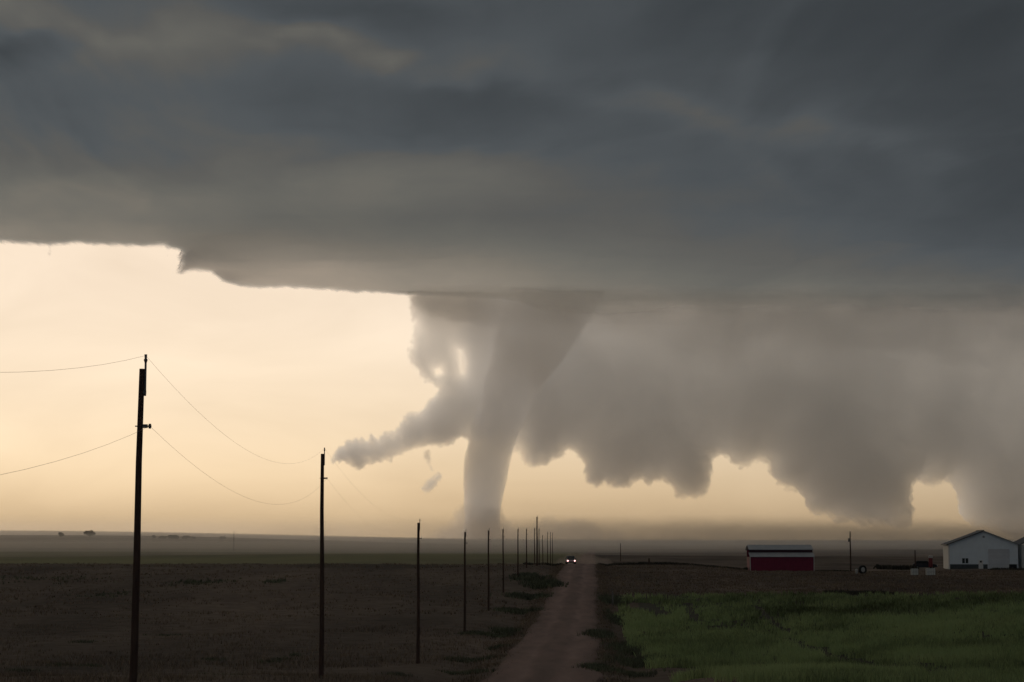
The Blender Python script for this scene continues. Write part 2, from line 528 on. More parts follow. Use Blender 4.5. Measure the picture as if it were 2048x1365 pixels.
RAIN = volume('rain_vapour', (0.912, 0.926, 0.935), 0.0044, 0.35)
rain = vapour('rain_curtain', 8150, [(860, 560), (870, 700), (900, 820), (960, 885), (1015, 917), (1031, 912), (1051, 930), (1077, 938), (1102, 930), (1123, 915), (1134, 902), (1148, 902), (1156, 917), (1164, 933), (1171, 953), (1174, 966), (1189, 974), (1210, 968), (1230, 974), (1251, 979), (1271, 966), (1287, 960), (1297, 971), (1328, 965), (1343, 979), (1353, 997), (1379, 998), (1404, 993), (1419, 974), (1425, 948), (1432, 918), (1445, 911), (1455, 915), (1463, 925), (1481, 936), (1507, 925), (1527, 923), (1535, 927), (1538, 944), (1544, 958), (1550, 974), (1573, 978), (1589, 984), (1599, 997), (1609, 1014), (1629, 1030), (1665, 1041), (1706, 1048), (1768, 1056), (1810, 1061), (1814, 1045), (1816, 1025), (1819, 994), (1822, 978), (1839, 965), (1860, 971), (1880, 966), (1896, 963), (1908, 974), (1919, 989), (1921, 1014), (1927, 1038), (1947, 1053), (1972, 1063), (2048, 1076), (3500, 1085), (3500, 560)],  # carried on unseen past the right frame edge to block side light
              RAIN, 640, 30, 5, 3.5, fine=5.5, seed=200, wob=90, tn=0.10, fr=34,
              prof=lambda gx, gy: sstep(900, 1030, gx) * (1.62 - 0.22 * sstep(1300, 1800, gx)) * (1 + 0.05 * fbm(gx / 60 + gy / 200, gy / 280, 233, 4)) * (0.92 + 0.16 * np.exp(-((gx - 1690) / 120.0) ** 2)) * (1 - 0.75 * sstep(770, 890, gy) * sstep(1110, 1010, gx)))
tag(rain, 'broad grey rain curtain with a torn lower edge right of the tornado', 'rain shaft')

TORN = volume('tornado_vapour', (0.988, 0.99, 0.995), 0.0100, 0.3)


def tornado():
    rows = [(540, 1022, 1235), (575, 1016, 1222), (599, 1010, 1208), (640, 998, 1184), (680, 988, 1155), (718, 980, 1128), (760, 968, 1098), (797, 957, 1073), (837, 946, 1053), (877, 937, 1036),
            (916, 929, 1023), (956, 926, 1014), (995, 926, 1006), (1035, 928, 1001), (1060, 926, 1002), (1078, 918, 1006), (1092, 910, 1012)]
    yy = np.array([r[0] for r in rows], float)
    yq = np.linspace(yy[0], yy[-1], 120)
    xl, xr = np.interp(yq, yy, [r[1] for r in rows]), np.interp(yq, yy, [r[2] for r in rows])
    ker = np.ones(7) / 7
    sm = lambda a: np.convolve(np.pad(a, 3, mode='edge'), ker, 'valid')
    xl, xr = sm(xl), sm(xr)
    Y0, n = 6960.0, 40
    V = []
    for i, y in enumerate(yq):
        c = pt((xl[i] + xr[i]) / 2, y, Y0)
        r = (xr[i] - xl[i]) / 2 * Y0 / FPX
        th = np.linspace(0, 2 * np.pi, n, endpoint=False)
        rr = r * (1 + 0.07 * fbm(np.cos(th + y / 45) * 2.2 + 4, np.sin(th + y / 45) * 2.2 + y / 110, 301, 5))
        V.append(np.stack([c[0] + rr * np.cos(th), Y0 + np.interp(y, [540, 580, 640, 720, 860, 1000, 1100], [26, 36, 58, 76, 105, 130, 130]) / r * rr * np.sin(th), np.full(n, c[2])], -1))
    V = np.concatenate(V)
    i = np.arange(len(yq) - 1)[:, None] * n
    k = np.arange(n)[None]
    k2 = (k + 1) % n
    F = np.stack([i + k, i + n + k, i + n + k2, i + k2], -1).reshape(-1, 4)
    caps = np.array([np.arange(n)[::-1], np.arange(n) + (len(yq) - 1) * n])
    base = pt(966, 1090, Y0)
    root = empty('tornado', (base[0], Y0, 0), 'tall grey tornado funnel leaning right up into the storm cloud', 'tornado')
    V[:, 0] -= base[0]
    V[:, 1] -= Y0
    link('funnel', outward(np_mesh('funnel', V, [F, caps])), TORN, root)
    o = vapour('dust_skirt', Y0 - 60, [(800, 1100), (835, 1080), (872, 1064), (900, 1042), (922, 1014), (1004, 1012), (1028, 1040), (1060, 1056), (1085, 1045), (1110, 1032), (1150, 1030),
                                        (1190, 1042), (1215, 1060), (1300, 1066), (1400, 1076), (1400, 1100)],
               volume('dust_skirt', (0.86, 0.82, 0.77), 0.0085, 0.4), 330, 56, 12, 4.0, seed=330)
    o.parent = root
    o.matrix_parent_inverse = Matrix.Translation((-base[0], -Y0, 0))


tornado()

# lowered cloud wrapped round the top of the funnel and trailing right, added to darken the pale rain top
wall = vapour('wall_cloud', 6840, [(819, 560), (822, 606), (850, 640), (930, 654), (1040, 660), (1150, 700), (1260, 740), (1500, 770), (1800, 770), (2100, 775), (2900, 770), (2900, 560)],
              volume('wall_vapour', (0.955, 0.955, 0.955), 0.0065, 0.3), 190, 14, 7, 4.0, seed=360, fr=50, wob=40,
              prof=lambda gx, gy: sstep(564, 604, gy) * sstep(1, 0, (gy + 12 * fbm(gx / 70, gy / 40, 365, 3) - 596) / (80 + 80 * sstep(1150, 1450, gx))) * (1.15 - 0.55 * sstep(1000, 1250, gx) + 0.25 * sstep(1350, 1650, gx)))
tag(wall, 'soft grey collar of lowered cloud where the tornado joins the storm base', 'cloud')

# thin dust carried over the far plain
bank = vapour('blowing_dust', 6100, [(-500, 1110), (-500, 1010), (0, 1000), (300, 985), (600, 1000), (900, 985), (1200, 1000), (1500, 1010), (1900, 1030), (2500, 1035), (2500, 1110)],
              volume('blowing_dust', (0.86, 0.80, 0.73), 0.0010, 0.6), 900, 60, 10, 8.0, seed=400,
              prof=lambda gx, gy: (0.12 + 2.7 * sstep(1025, 1090, gy)) * (0.70 + 0.95 * sstep(900, 1200, gx)))
tag(bank, 'thin bank of brown blowing dust low over the far horizon', 'dust', kind='stuff')


# ------------------------------------------------------------------ terrain
PZ = np.array([(-3000, 6), (-400, 6), (-10, 5.9), (0, 5.8), (40, 4.0), (78, 2.35), (100, 0.75), (123, 0.1), (170, -0.15), (210, 0.15), (255, 1.1), (300, 2.1), (345, 2.8), (385, 3.05), (420, 2.7), (500, 1.2),
               (600, 0.2), (720, 0.0), (900, 0.8), (1200, 1.4), (1800, 1.9), (3000, 2.6), (6000, 3.0), (16000, 3.0)])
PR = np.array([(-3000, 6), (-400, 6), (-10, 5.9), (0, 5.8), (40, 4.0), (78, 2.0), (88, 1.55), (93, 1.3), (99, 0.4), (105, 0.1), (123, 0.0), (170, -0.1), (210, 0.3), (243, 1.0), (300, 1.5), (345, 1.8), (375, 1.9), (430, 1.75), (520, 1.0),
               (640, 0.4), (800, 0.6), (1200, 1.2), (1800, 1.6), (3000, 1.2), (6000, 0.6), (16000, 0.5)])
road_x = lambda y: 1.4 + 0.0413 * (y - 100)
ROADW = 3.15


def ground_z(x, y):
    x, y = np.asarray(x, float), np.asarray(y, float)
    a, b = np.interp(y, PZ[:, 0], PZ[:, 1]), np.interp(y, PR[:, 0], PR[:, 1])
    k = sstep(5, 22, x - road_x(y) + 0 * y) * sstep(30, 80, y) * 1.0
    far = sstep(260, 380, y)
    k = k * (1 - far) + far * sstep(17, 34, x - road_x(np.minimum(y, 500)) + 0 * y)
    z = a * (1 - k) + b * k
    # long low rise on the left horizon
    z = z + 13.5 * sstep(0.00, -0.24, x / np.maximum(y, 50)) ** 0.75 * sstep(1300, 3000, y)
    z = z + 1.2 * fbm(x / 420, y / 260, 501, 3) * sstep(420, 900, y) * (1 - 0.6 * sstep(2000, 5000, y))
    rd = np.abs(x - road_x(y))
    off = sstep(ROADW + 0.6, ROADW + 6, rd)
    z = z + (0.16 * fbm(x / 9, y / 14, 511, 4) + 0.05 * fbm(x / 1.6, y / 1.6, 521, 3)) * off * (y < 700)
    z = z - 0.55 * np.exp(-(rd / 6.0) ** 2) * sstep(60, 76, y) * sstep(112, 92, y)
    z = z - 0.28 * np.exp(-((rd - ROADW - 1.9) / 1.0) ** 2) * sstep(500, 420, y) * sstep(20, 80, y)          # roadside ditch
    return z


# a shallow layer of haze, added to veil the plain beyond the crest
def haze_layer():
    X, Y = np.meshgrid(np.linspace(-5200, 5200, 66), np.linspace(560, 5900, 60))
    f = sstep(560, 1100, Y) * sstep(5900, 5200, Y) * sstep(5200, 4200, np.abs(X))
    hgt = (14.5 + 2.5 * fbm(X / 700, Y / 500, 441, 4)) * f
    A = np.stack([X, Y, 0 * X - 8.0], -1)
    g = ground_z(X, Y)
    A[..., 2] = g - 8.0
    B = np.stack([X, Y, g - 7.0 + hgt * 0.96], -1)
    V, F, _ = shell(A, B, np.ones((X.shape[0] - 1, X.shape[1] - 1), bool))
    o = link('ground_haze', outward(np_mesh('ground_haze', V, [F])), volume('ground_haze', (0.97, 0.92, 0.87), 0.0012, 0.68))
    tag(o, 'shallow layer of haze veiling the far fields', 'dust', kind='stuff')


haze_layer()


def gz(x, y):
    return float(ground_z(np.array([x]), np.array([y]))[0])


def graded(lo, hi, fine0, fine1, d, growth=1.09):
    a = list(np.arange(fine0, fine1, d))
    s, v = d, a[-1]
    up = []
    while v < hi:
        s *= growth
        v += s
        up.append(min(v, hi))
    s, v = d, a[0]
    dn = []
    while v > lo:
        s *= growth
        v -= s
        dn.append(max(v, lo))
    return np.array(dn[::-1] + a + up)


CROP_L = [(88, 7.6), (100, 7.8), (109, 8.0), (145, 8.9), (201, 10.6), (243, 13.1)]
crop_left = lambda y: np.interp(y, [p[0] for p in CROP_L], [p[1] for p in CROP_L])
xs = graded(-9000, 9000, -42, 70, 0.9)
ys = graded(-2500, 15500, 60, 270, 1.0, 1.045)
GX, GY = np.meshgrid(xs, ys)
GZ = ground_z(GX, GY)
n_, m_ = GX.shape
ids = np.arange(n_ * m_).reshape(n_, m_)
gm = np_mesh('ground', np.stack([GX, GY, GZ], -1).reshape(-1, 3), [np.stack([ids[:-1, :-1], ids[:-1, 1:], ids[1:, 1:], ids[1:, :-1]], -1).reshape(-1, 4)])
gpx, gpy = GX / np.maximum(GY, 1), GY
grn = sstep(560, 620, GY) * sstep(1500, 1300, GY + 90 * fbm(GX / 300, GY / 300, 5, 3)) * sstep(0.045, 0.02, GX / np.maximum(GY, 1) + 0 * GY)
grn = grn * (0.7 + 0.3 * fbm(GX / 160, GY / 240, 541, 3))
attr(gm, 'green_crop', np.clip(grn, 0, 1))
attr(gm, 'haze_tint', np.clip(sstep(1400, 1650, GY + 120 * fbm(GX / 500, GY / 300, 551, 3)), 0, 1))  # haze painted into the far ground's colour as a paler tone


def ground_material():
    m = surf('ground_soil', (0.185, 0.145, 0.118), 0.95, (0.100, 0.077, 0.064), 0.55, 0.10, spec=0.1)
    t = m.node_tree
    N = t.nodes.new
    b = t.nodes['Principled BSDF']
    src = b.inputs['Base Color'].links[0].from_socket
    tc = N('ShaderNodeTexCoord')
    mp = N('ShaderNodeMapping'); mp.inputs['Scale'].default_value = (0.045, 0.012, 0.05)
    t.links.new(tc.outputs['Object'], mp.inputs['Vector'])
    nz = N('ShaderNodeTexNoise'); nz.inputs['Scale'].default_value = 1.0; nz.inputs['Detail'].default_value = 6
    t.links.new(mp.outputs['Vector'], nz.inputs['Vector'])
    rp = N('ShaderNodeValToRGB')
    rp.color_ramp.elements[0].position, rp.color_ramp.elements[1].position = 0.35, 0.66
    rp.color_ramp.elements[0].color, rp.color_ramp.elements[1].color = (0.52, 0.52, 0.52, 1), (1.30, 1.24, 1.18, 1)
    t.links.new(nz.outputs['Fac'], rp.inputs['Fac'])
    mu = N('ShaderNodeMix'); mu.data_type, mu.blend_type = 'RGBA', 'MULTIPLY'; mu.inputs['Factor'].default_value = 1
    t.links.new(src, mu.inputs['A']); t.links.new(rp.outputs['Color'], mu.inputs['B'])
    prev = mu.outputs['Result']
    for nm, c in (('green_crop', (0.26, 0.245, 0.125, 1)), ('haze_tint', (0.30, 0.24, 0.18, 1))):
        a = N('ShaderNodeAttribute'); a.attribute_name = nm
        x = N('ShaderNodeMix'); x.data_type = 'RGBA'
        t.links.new(a.outputs['Fac'], x.inputs['Factor']); t.links.new(prev, x.inputs['A'])
        x.inputs['B'].default_value = c
        prev = x.outputs['Result']
    t.links.new(prev, b.inputs['Base Color'])
    return m


ground = link('ground', gm, ground_material())
ground['kind'] = 'structure'


def strip(name, mat, ys, left, right, lift, ncol, crown=0.0):
    T = np.linspace(0, 1, ncol)
    yy = np.asarray(ys)[:, None] + 0 * T[None]
    l, r = left(np.asarray(ys))[:, None], right(np.asarray(ys))[:, None]
    xx = l + (r - l) * T[None]
    zz = ground_z(xx, yy) + lift + crown * ((1 - (2 * T[None] - 1) ** 2) - 0.45 * np.exp(-((np.abs(2 * T[None] - 1) - .36) / .12) ** 2))
    e = np.array([0, ncol - 1])
    zz[:, e] = ground_z(xx[:, e], yy[:, e]) - 0.25
    n, m = xx.shape
    i = np.arange(n * m).reshape(n, m)
    o = link(name, np_mesh(name, np.stack([xx, yy, zz], -1).reshape(-1, 3), [np.stack([i[:-1, :-1], i[:-1, 1:], i[1:, 1:], i[1:, :-1]], -1).reshape(-1, 4)]), mat)
    attr(o.data, 'across', np.repeat((2 * T - 1)[None], n, 0))
    o['kind'] = 'structure'
    return o


ry = np.concatenate([np.arange(-60, 60, 3.0), np.arange(60, 460, 1.0), np.arange(460, 3000, 12.0)])
rag = lambda y, s: 0.30 * fbm(y / 7.0, y * 0 + s, 600 + s, 5)
ROADM = surf('dirt_road', (0.300, 0.205, 0.178), 0.95, (0.200, 0.140, 0.122), 0.35, 0.05, stretch=(1.6, 0.25, 1), spec=0.1)
def worn_tracks(m):
    """Packed pale wheel tracks, a looser darker crown and dark soft edges across the road."""
    t = m.node_tree
    b = t.nodes['Principled BSDF']
    src = b.inputs['Base Color'].links[0].from_socket
    a = t.nodes.new('ShaderNodeAttribute'); a.attribute_name = 'across'
    tc = t.nodes.new('ShaderNodeTexCoord')
    mp = t.nodes.new('ShaderNodeMapping'); mp.inputs['Scale'].default_value = (0.35, 0.05, 1)
    t.links.new(tc.outputs['Object'], mp.inputs['Vector'])
    nz = t.nodes.new('ShaderNodeTexNoise'); nz.inputs['Scale'].default_value = 1; nz.inputs['Detail'].default_value = 4
    t.links.new(mp.outputs['Vector'], nz.inputs['Vector'])
    w = t.nodes.new('ShaderNodeMath'); w.operation = 'MULTIPLY_ADD'; w.inputs[1].default_value = 0.35; w.inputs[2].default_value = -0.17
    t.links.new(nz.outputs['Fac'], w.inputs[0])
    ad = t.nodes.new('ShaderNodeMath'); ad.operation = 'ADD'
    t.links.new(a.outputs['Fac'], ad.inputs[0]); t.links.new(w.outputs[0], ad.inputs[1])
    ab = t.nodes.new('ShaderNodeMath'); ab.operation = 'ABSOLUTE'
    t.links.new(ad.outputs[0], ab.inputs[0])
    rp = t.nodes.new('ShaderNodeValToRGB')
    e = rp.color_ramp.elements
    e[0].position, e[0].color = 0.0, (.86, .86, .86, 1)
    e[1].position, e[1].color = 1.0, (.62, .60, .58, 1)
    for p, c in ((.18, .88), (.36, 1.14), (.55, 1.0), (.80, .86)):
        e.new(p).color = (c, c, c, 1)
    t.links.new(ab.outputs[0], rp.inputs['Fac'])
    x = t.nodes.new('ShaderNodeMix'); x.data_type, x.blend_type = 'RGBA', 'MULTIPLY'; x.inputs['Factor'].default_value = 1
    t.links.new(src, x.inputs['A']); t.links.new(rp.outputs['Color'], x.inputs['B'])
    t.links.new(x.outputs['Result'], b.inputs['Base Color'])


worn_tracks(ROADM)
strip('road', ROADM, ry, lambda y: road_x(y) - ROADW + rag(y, 1), lambda y: road_x(y) + ROADW + rag(y, 2), 0.06, 27, 0.10)


# ------------------------------------------------------------------ standing crop, dry grass, roadside weeds
def blades(name, mat, bx, by, h, w, nb, lean=0.45, seed=0, spread=0.12, tone=None):
    """Clumps of narrow bent leaf blades; one object."""
    r = np.random.default_rng(seed)
    n = len(bx)
    N = n * nb
    px = np.repeat(bx, nb) + r.normal(0, spread, N)
    py = np.repeat(by, nb) + r.normal(0, spread, N)
    hh = np.repeat(h, nb) * r.uniform(0.65, 1.15, N)
    ww = np.repeat(w, nb) * r.uniform(0.7, 1.3, N)
    a = r.uniform(0, 2 * np.pi, N)
    ln = r.uniform(0.1, 1.0, N) * lean * hh
    z0 = ground_z(px, py) - 0.03
    dx, dy = np.cos(a) * ln, np.sin(a) * ln
    wx, wy = np.cos(a + 1.57 + r.normal(0, .6, N)) * ww / 2, np.sin(a + 1.57) * ww / 2
    V = np.empty((N, 5, 3))
    V[:, 0] = np.stack([px - wx, py - wy, z0], -1)
    V[:, 1] = np.stack([px + wx, py + wy, z0], -1)
    V[:, 2] = np.stack([px + dx * .4 + wx * .8, py + dy * .4 + wy * .8, z0 + hh * .6], -1)
    V[:, 3] = np.stack([px + dx * .4 - wx * .8, py + dy * .4 - wy * .8, z0 + hh * .6], -1)
    V[:, 4] = np.stack([px + dx, py + dy, z0 + hh], -1)
    b = np.arange(N)[:, None] * 5
    me = np_mesh(name, V.reshape(-1, 3), [b + np.array([[0, 1, 2, 3]]), b + np.array([[3, 2, 4]])])
    tn = r.uniform(0, 1, N) if tone is None else np.clip(np.repeat(tone, nb) + r.normal(0, .16, N), 0, 1)
    attr(me, 'tone', np.repeat(tn, 5))
    return link(name, me, mat)


def leafmat(name, c1, c2, patch=0.06, var=0.5, trans=0.0):
    m = surf(name, c1, 0.7, c2, patch, spec=0.25)
    t = m.node_tree
    b = t.nodes['Principled BSDF']
    src = b.inputs['Base Color'].links[0].from_socket
    a = t.nodes.new('ShaderNodeAttribute'); a.attribute_name = 'tone'
    mr = t.nodes.new('ShaderNodeMapRange'); mr.inputs['To Min'].default_value = 1 - var; mr.inputs['To Max'].default_value = 1 + var * 0.6
    t.links.new(a.outputs['Fac'], mr.inputs['Value'])
    x = t.nodes.new('ShaderNodeMix'); x.data_type, x.blend_type = 'RGBA', 'MULTIPLY'; x.inputs['Factor'].default_value = 1
    t.links.new(src, x.inputs['A']); t.links.new(mr.outputs['Result'], x.inputs['B'])
    t.links.new(x.outputs['Result'], b.inputs['Base Color'])
    if trans:                                                # leaves let light through
        tl = t.nodes.new('ShaderNodeBsdfTranslucent')
        t.links.new(x.outputs['Result'], tl.inputs['Color'])
        mx = t.nodes.new('ShaderNodeMixShader'); mx.inputs['Fac'].default_value = trans
        t.links.new(b.outputs[0], mx.inputs[1]); t.links.new(tl.outputs[0], mx.inputs[2])
        t.links.new(mx.outputs[0], t.nodes['Material Output'].inputs['Surface'])
    return m


def plan(pts, zoff=0.35):
    """Photo pixels on the right-hand field to plan coordinates (ray march onto the terrain)."""
    out = []
    for px, py in pts:
        best = None
        for Y in np.arange(82, 300, 0.5):
            x, y, z = pt(px, py, Y)
            if z <= gz(x, Y) + zoff:
                best = (x, Y)
                break
        out.append(best or (x, 300))
    return out


TRACKS = [(plan([(1505, 1206), (1530, 1232), (1556, 1252), (1580, 1262)]), 0.5), (plan([(1556, 1270), (1610, 1284), (1650, 1299), (1700, 1312), (1740, 1317)]), 0.75),
          (plan([(1800, 1330), (1830, 1344), (1868, 1364)]), 0.35), (plan([(1372, 1202), (1384, 1232)]), 0.6), (plan([(1275, 1205), (1300, 1216)]), 1.6), (plan([(1790, 1286), (1812, 1291)]), 0.4)]
field = strip('crop_field', surf('crop_ground', (0.060, 0.055, 0.032), 0.95, (0.035, 0.031, 0.020), 0.8, 0.05), np.arange(50, 245, 1.0), crop_left, lambda y: 0 * y + 150.0, 0.05, 60)
cx_, cy_, ch_, cw_ = [], [], [], []
for y0, y1, dens, w in ((62, 112, 9.0, 0.035), (112, 150, 4.5, 0.05), (150, 243, 1.6, 0.10)):
    area_n = int((y1 - y0) * (0.30 * (y0 + y1) / 2 + 4) * dens)
    yy = RNG.uniform(y0, y1, area_n)
    xl = crop_left(yy)
    xx = xl + RNG.uniform(0, 1, area_n) * (0.29 * yy + 6 - xl)
    xx = xx + 0.35 * fbm(yy / 4, yy * 0, 701, 3)
    ok = np.ones(area_n, bool)
    for pts, wd in TRACKS:
        ok &= line_dist(xx, yy / 7, [(a, b / 7 - .6) for a, b in pts]) > wd * 1.2 * (0.8 + 0.4 * fbm(xx / 2, yy / 2, 707, 2))
    g = fbm(xx / 10, yy / 22, 711, 4)
    ok &= (g > -0.62) | (RNG.uniform(0, 1, area_n) < 0.5)
    ok &= (yy < 100.5 + 0.6 * fbm(xx / 6, yy * 0, 705, 3)) | (yy > 117.5 + 0.8 * fbm(xx / 6, yy * 0, 706, 3))  # crop left out behind the rise, bare ground draws its shadow line
    xx, yy, g = xx[ok], yy[ok], g[ok]
    cx_.append(xx); cy_.append(yy)
    ch_.append(0.62 + 0.14 * np.clip(g, -1, 1)); cw_.append(np.full(len(xx), w))
CX_, CY_ = np.concatenate(cx_), np.concatenate(cy_)
ctone = 0.5 + 0.55 * fbm(CX_ / 16 - CY_ / 40, CY_ / 34, 731, 4) + 0.3 * fbm(CX_ / 3 - CY_ / 9, CY_ / 16, 741, 3)
ctone = ctone + 0.11 * np.sin(2 * np.pi * (CX_ + 0.22 * CY_ + 0.5 * fbm(CX_ / 12, CY_ / 12, 761, 3)) / 2.4) + 0.2 * np.exp(-((CX_ - crop_left(CY_)) / 1.2) ** 2) + 0.15 * sstep(20, 45, CX_) + 0.42 * (CY_ < 102)
crop = blades('crop', leafmat('crop_leaf', (0.300, 0.355, 0.160), (0.220, 0.285, 0.125), 0.07, 0.70, 0.4), CX_, CY_, np.concatenate(ch_), np.concatenate(cw_), 6, 0.6, 12, 0.16, ctone)
tag(crop, 'green standing crop filling the field right of the road', 'crop', kind='stuff')

# dry pasture on the left and behind the crop
gx_, gy_, gh_, gw_ = [], [], [], []
for y0, y1, dens, w, h in ((60, 110, 6.0, 0.016, 0.22), (110, 200, 2.2, 0.03, 0.24), (200, 420, 0.5, 0.07, 0.26)):
    n = int((y1 - y0) * 0.30 * (y0 + y1) / 2 * dens)
    yy = RNG.uniform(y0, y1, n)
    xx = -0.30 * yy + RNG.uniform(0, 1, n) * (0.30 * yy + road_x(yy) - ROADW - 0.3)
    g = fbm(xx / 5, yy / 9, 721, 4)
    ok = RNG.uniform(-0.7, 0.9, n) < g
    gx_.append(xx[ok]); gy_.append(yy[ok]); gh_.append(h * (1 + 0.4 * g[ok])); gw_.append(np.full(ok.sum(), w))
n = 16000
yy = RNG.uniform(246, 380, n); xx = road_x(yy) + ROADW + 0.5 + RNG.uniform(0, 1, n) * (0.29 * yy)
gx_.append(xx); gy_.append(yy); gh_.append(np.full(n, 0.25)); gw_.append(np.full(n, 0.08))
n = 15000
yy = 60 + 330 * RNG.uniform(0, 1, n) ** 1.5
e = RNG.normal(0.55, 0.55, n)
sgn = RNG.choice([-1, 1], n)
ok = RNG.uniform(-0.8, 0.6, n) < fbm(yy / 3, sgn * 4.0, 751, 4)
gx_.append((road_x(yy) + sgn * (ROADW + e))[ok]); gy_.append(yy[ok]); gh_.append(0.10 + 0.16 * RNG.uniform(0, 1, ok.sum())); gw_.append(0.012 + yy[ok] * 1.6e-4)
dry = blades('dry_grass', leafmat('dry_grass', (0.260, 0.190, 0.130), (0.150, 0.110, 0.080), 0.05), *[np.concatenate(a) for a in (gx_, gy_, gh_, gw_)], 4, 0.8, 13, 0.2)
tag(dry, 'short brown pasture grass left of the dirt road', 'grass', kind='stuff')

# dark weed patches between the poles and the road, and along the right ditch
wx_, wy_, wh_, ww_ = [], [], [], []
def clump(px, py, sx, sy, n, h, w):
    x, y = plan([(px, py)], 0.1)[0]
    wx_.append(RNG.normal(x, sx * 1.25, n)); wy_.append(RNG.normal(y, sy * 1.3, n)); wh_.append(RNG.uniform(0.5, 1.2, n) * h); ww_.append(np.full(n, w))
for a in ((1010, 1266, 0.35, 1.2, 260, 0.5, 0.05), (975, 1268, 0.9, 0.8, 300, 0.3, 0.05), (1035, 1224, 0.9, 1.2, 420, 0.4, 0.07), (1055, 1195, 1.0, 1.8, 500, 0.5, 0.08), (1088, 1172, 0.9, 2.5, 600, 0.8, 0.1),
          (1062, 1142, 1.0, 5, 300, 0.6, 0.12), (995, 1295, 0.25, 0.6, 120, 0.3, 0.035), (955, 1320, 0.5, 0.6, 220, 0.25, 0.03), (912, 1318, 0.3, 0.6, 120, 0.22, 0.03), (950, 1342, 0.3, 0.5, 120, 0.22, 0.03),
          (912, 1346, 0.35, 0.5, 120, 0.2, 0.03), (795, 1347, 0.25, 0.4, 90, 0.2, 0.025), (1196, 1270, 0.4, 2.0, 420, 0.5, 0.05), (1192, 1335, 0.35, 1.5, 320, 0.35, 0.035), (1228, 1204, 0.6, 3, 420, 0.6, 0.08),
          (1240, 1240, 0.5, 5, 420, 0.4, 0.06), (1262, 1300, 0.6, 3.5, 500, 0.4, 0.04), (1290, 1325, 0.8, 2.0, 600, 0.45, 0.035), (1262, 1348, 0.5, 1.2, 300, 0.25, 0.03),
          (168, 1283, .5, .5, 60, .22, .03), (182, 1330, .25, .4, 50, .2, .025), (120, 1328, .3, .4, 60, .2, .025), (50, 1340, .4, .4, 60, .2, .025), (330, 1270, .8, .5, 70, .2, .03), (425, 1318, .3, .5, 60, .22, .025),
          (535, 1322, .4, .5, 60, .22, .025), (565, 1316, .3, .5, 60, .22, .025), (590, 1310, .15, .3, 30, .3, .025), (425, 1358, .5, .3, 80, .2, .02), (385, 1164, 1, 3, 60, .5, .09), (425, 1164, 1.4, 3, 60, .4, .09), (552, 1164, .7, 2, 50, .5, .09),
          (60, 1158, 5, 4, 140, .4, .1), (230, 1190, 2, 3, 80, .35, .07)):
    clump(*a)
weeds = blades('roadside_weeds', leafmat('weed_leaf', (0.150, 0.165, 0.095), (0.080, 0.085, 0.058), 0.3), *[np.concatenate(a) for a in (wx_, wy_, wh_, ww_)], 5, 0.7, 14, 0.12)
tag(weeds, 'dark weed patches along both edges of the dirt road', 'weeds', kind='stuff')

# ------------------------------------------------------------------ utility poles and wires
WOOD = surf('pole_wood', (0.105, 0.066, 0.052), 0.9, (0.050, 0.032, 0.028), 3.0, 0.01, stretch=(6, 6, 0.6), spec=0.15)
STEEL = surf('galvanised_steel', (0.20, 0.20, 0.20), 0.6, (0.13, 0.13, 0.13), 6, metal=0.5)
PORC = surf('porcelain', (0.16, 0.15, 0.15), 0.3, (0.10, 0.09, 0.09), 6)


def utility_pole(x, y, h, lean, label, group, full=True, fat=1.0):
    z = gz(x, y) - 0.15
    o = empty('utility_pole', (x, y, z), label, 'utility pole', group)
    h += 0.15
    k = [0, .25, .5, .75, 1]
    wob = [0, .02, .012, -.01, 0]
    MB().tube([(lean * h * t + w * (h / 9), 0, h * t) for t, w in zip(k, wob)], [(0.165 - 0.06 * t) * fat for t in k], 12).build('shaft', WOOD, o, True)
    tx = lean * h
    rt = .105 * fat + .012
    if full:
        MB().tube([(tx + rt, 0, h - .45), (tx + rt, 0, h + .16)], .018, 6).box(tx + rt - .03, tx + rt + .015, -.03, .03, h - .42, h - .36).build('top_pin', STEEL, o)
        MB().tube([(tx + rt, 0, h + .1), (tx + rt, 0, h + .15), (tx + rt, 0, h + .17), (tx + rt, 0, h + .24)], [.018, .034, .02, .024], 8).build('insulator', PORC, o, True)
        lo = h - 0.95
        tl = lean * lo
        MB().box(tl + rt - .02, tl + rt + .06, -.035, .035, lo - .03, lo + .03).tube([(tl - rt - .03, 0, lo), (tl + rt + .08, 0, lo)], .010, 6).build('side_bracket', STEEL, o)
        MB().tube([(tl + rt + .1, 0, lo - .04), (tl + rt + .1, 0, lo), (tl + rt + .1, 0, lo + .04)], [.018, .03, .018], 8).build('insulator', PORC, o, True)
    return (x + tx + rt, y, z + h + .22), (x + lean * (h - .95) + rt + .1, y, z + h - .95)


GP = 'utility poles along the dirt road'
# pixel of the top and distance; the foot stands on the terrain
poles = [(284, 738, 33, .012, 'nearest and tallest utility pole, its foot below the picture, at left'),
         (645, 908, 78, -.003, 'second nearest wooden utility pole, right of the tallest one'),
         (837, 1046, 123, 0, 'dark utility pole third along the line, standing well left of the dirt road'),
         (930, 1064, 170, .002, 'fourth pole along the line, with a pale foot beside a weed patch'),
         (977, 1061, 211, -.001, 'fifth utility pole along the line, under the foot of the tornado'),
         (1006, 1059, 256, -.006, 'sixth pole along the line, leaning slightly left'),
         (1036, 1058, 301, .004, 'seventh pole along the line, leaning slightly right'),
         (1053, 1058, 346, 0, 'eighth pole along the line, just left of the clustered poles on the crest'),
         (1069, 1057, 391, 0, 'thin pole touching the tall crest pole on its left'),
         (1078, 1058, 436, -.003, 'thin pole touching the tall crest pole on its right'),
         (1085, 1071, 481, -.012, 'short leaning pole right of the clustered crest poles'),
         (1095, 1065, 526, 0, 'faint distant pole third from the right end of the line'),
         (1101, 1065, 571, 0, 'faint distant pole next to last in the line'),
         (1105, 1066, 616, 0, 'faintest and last pole in the line')]
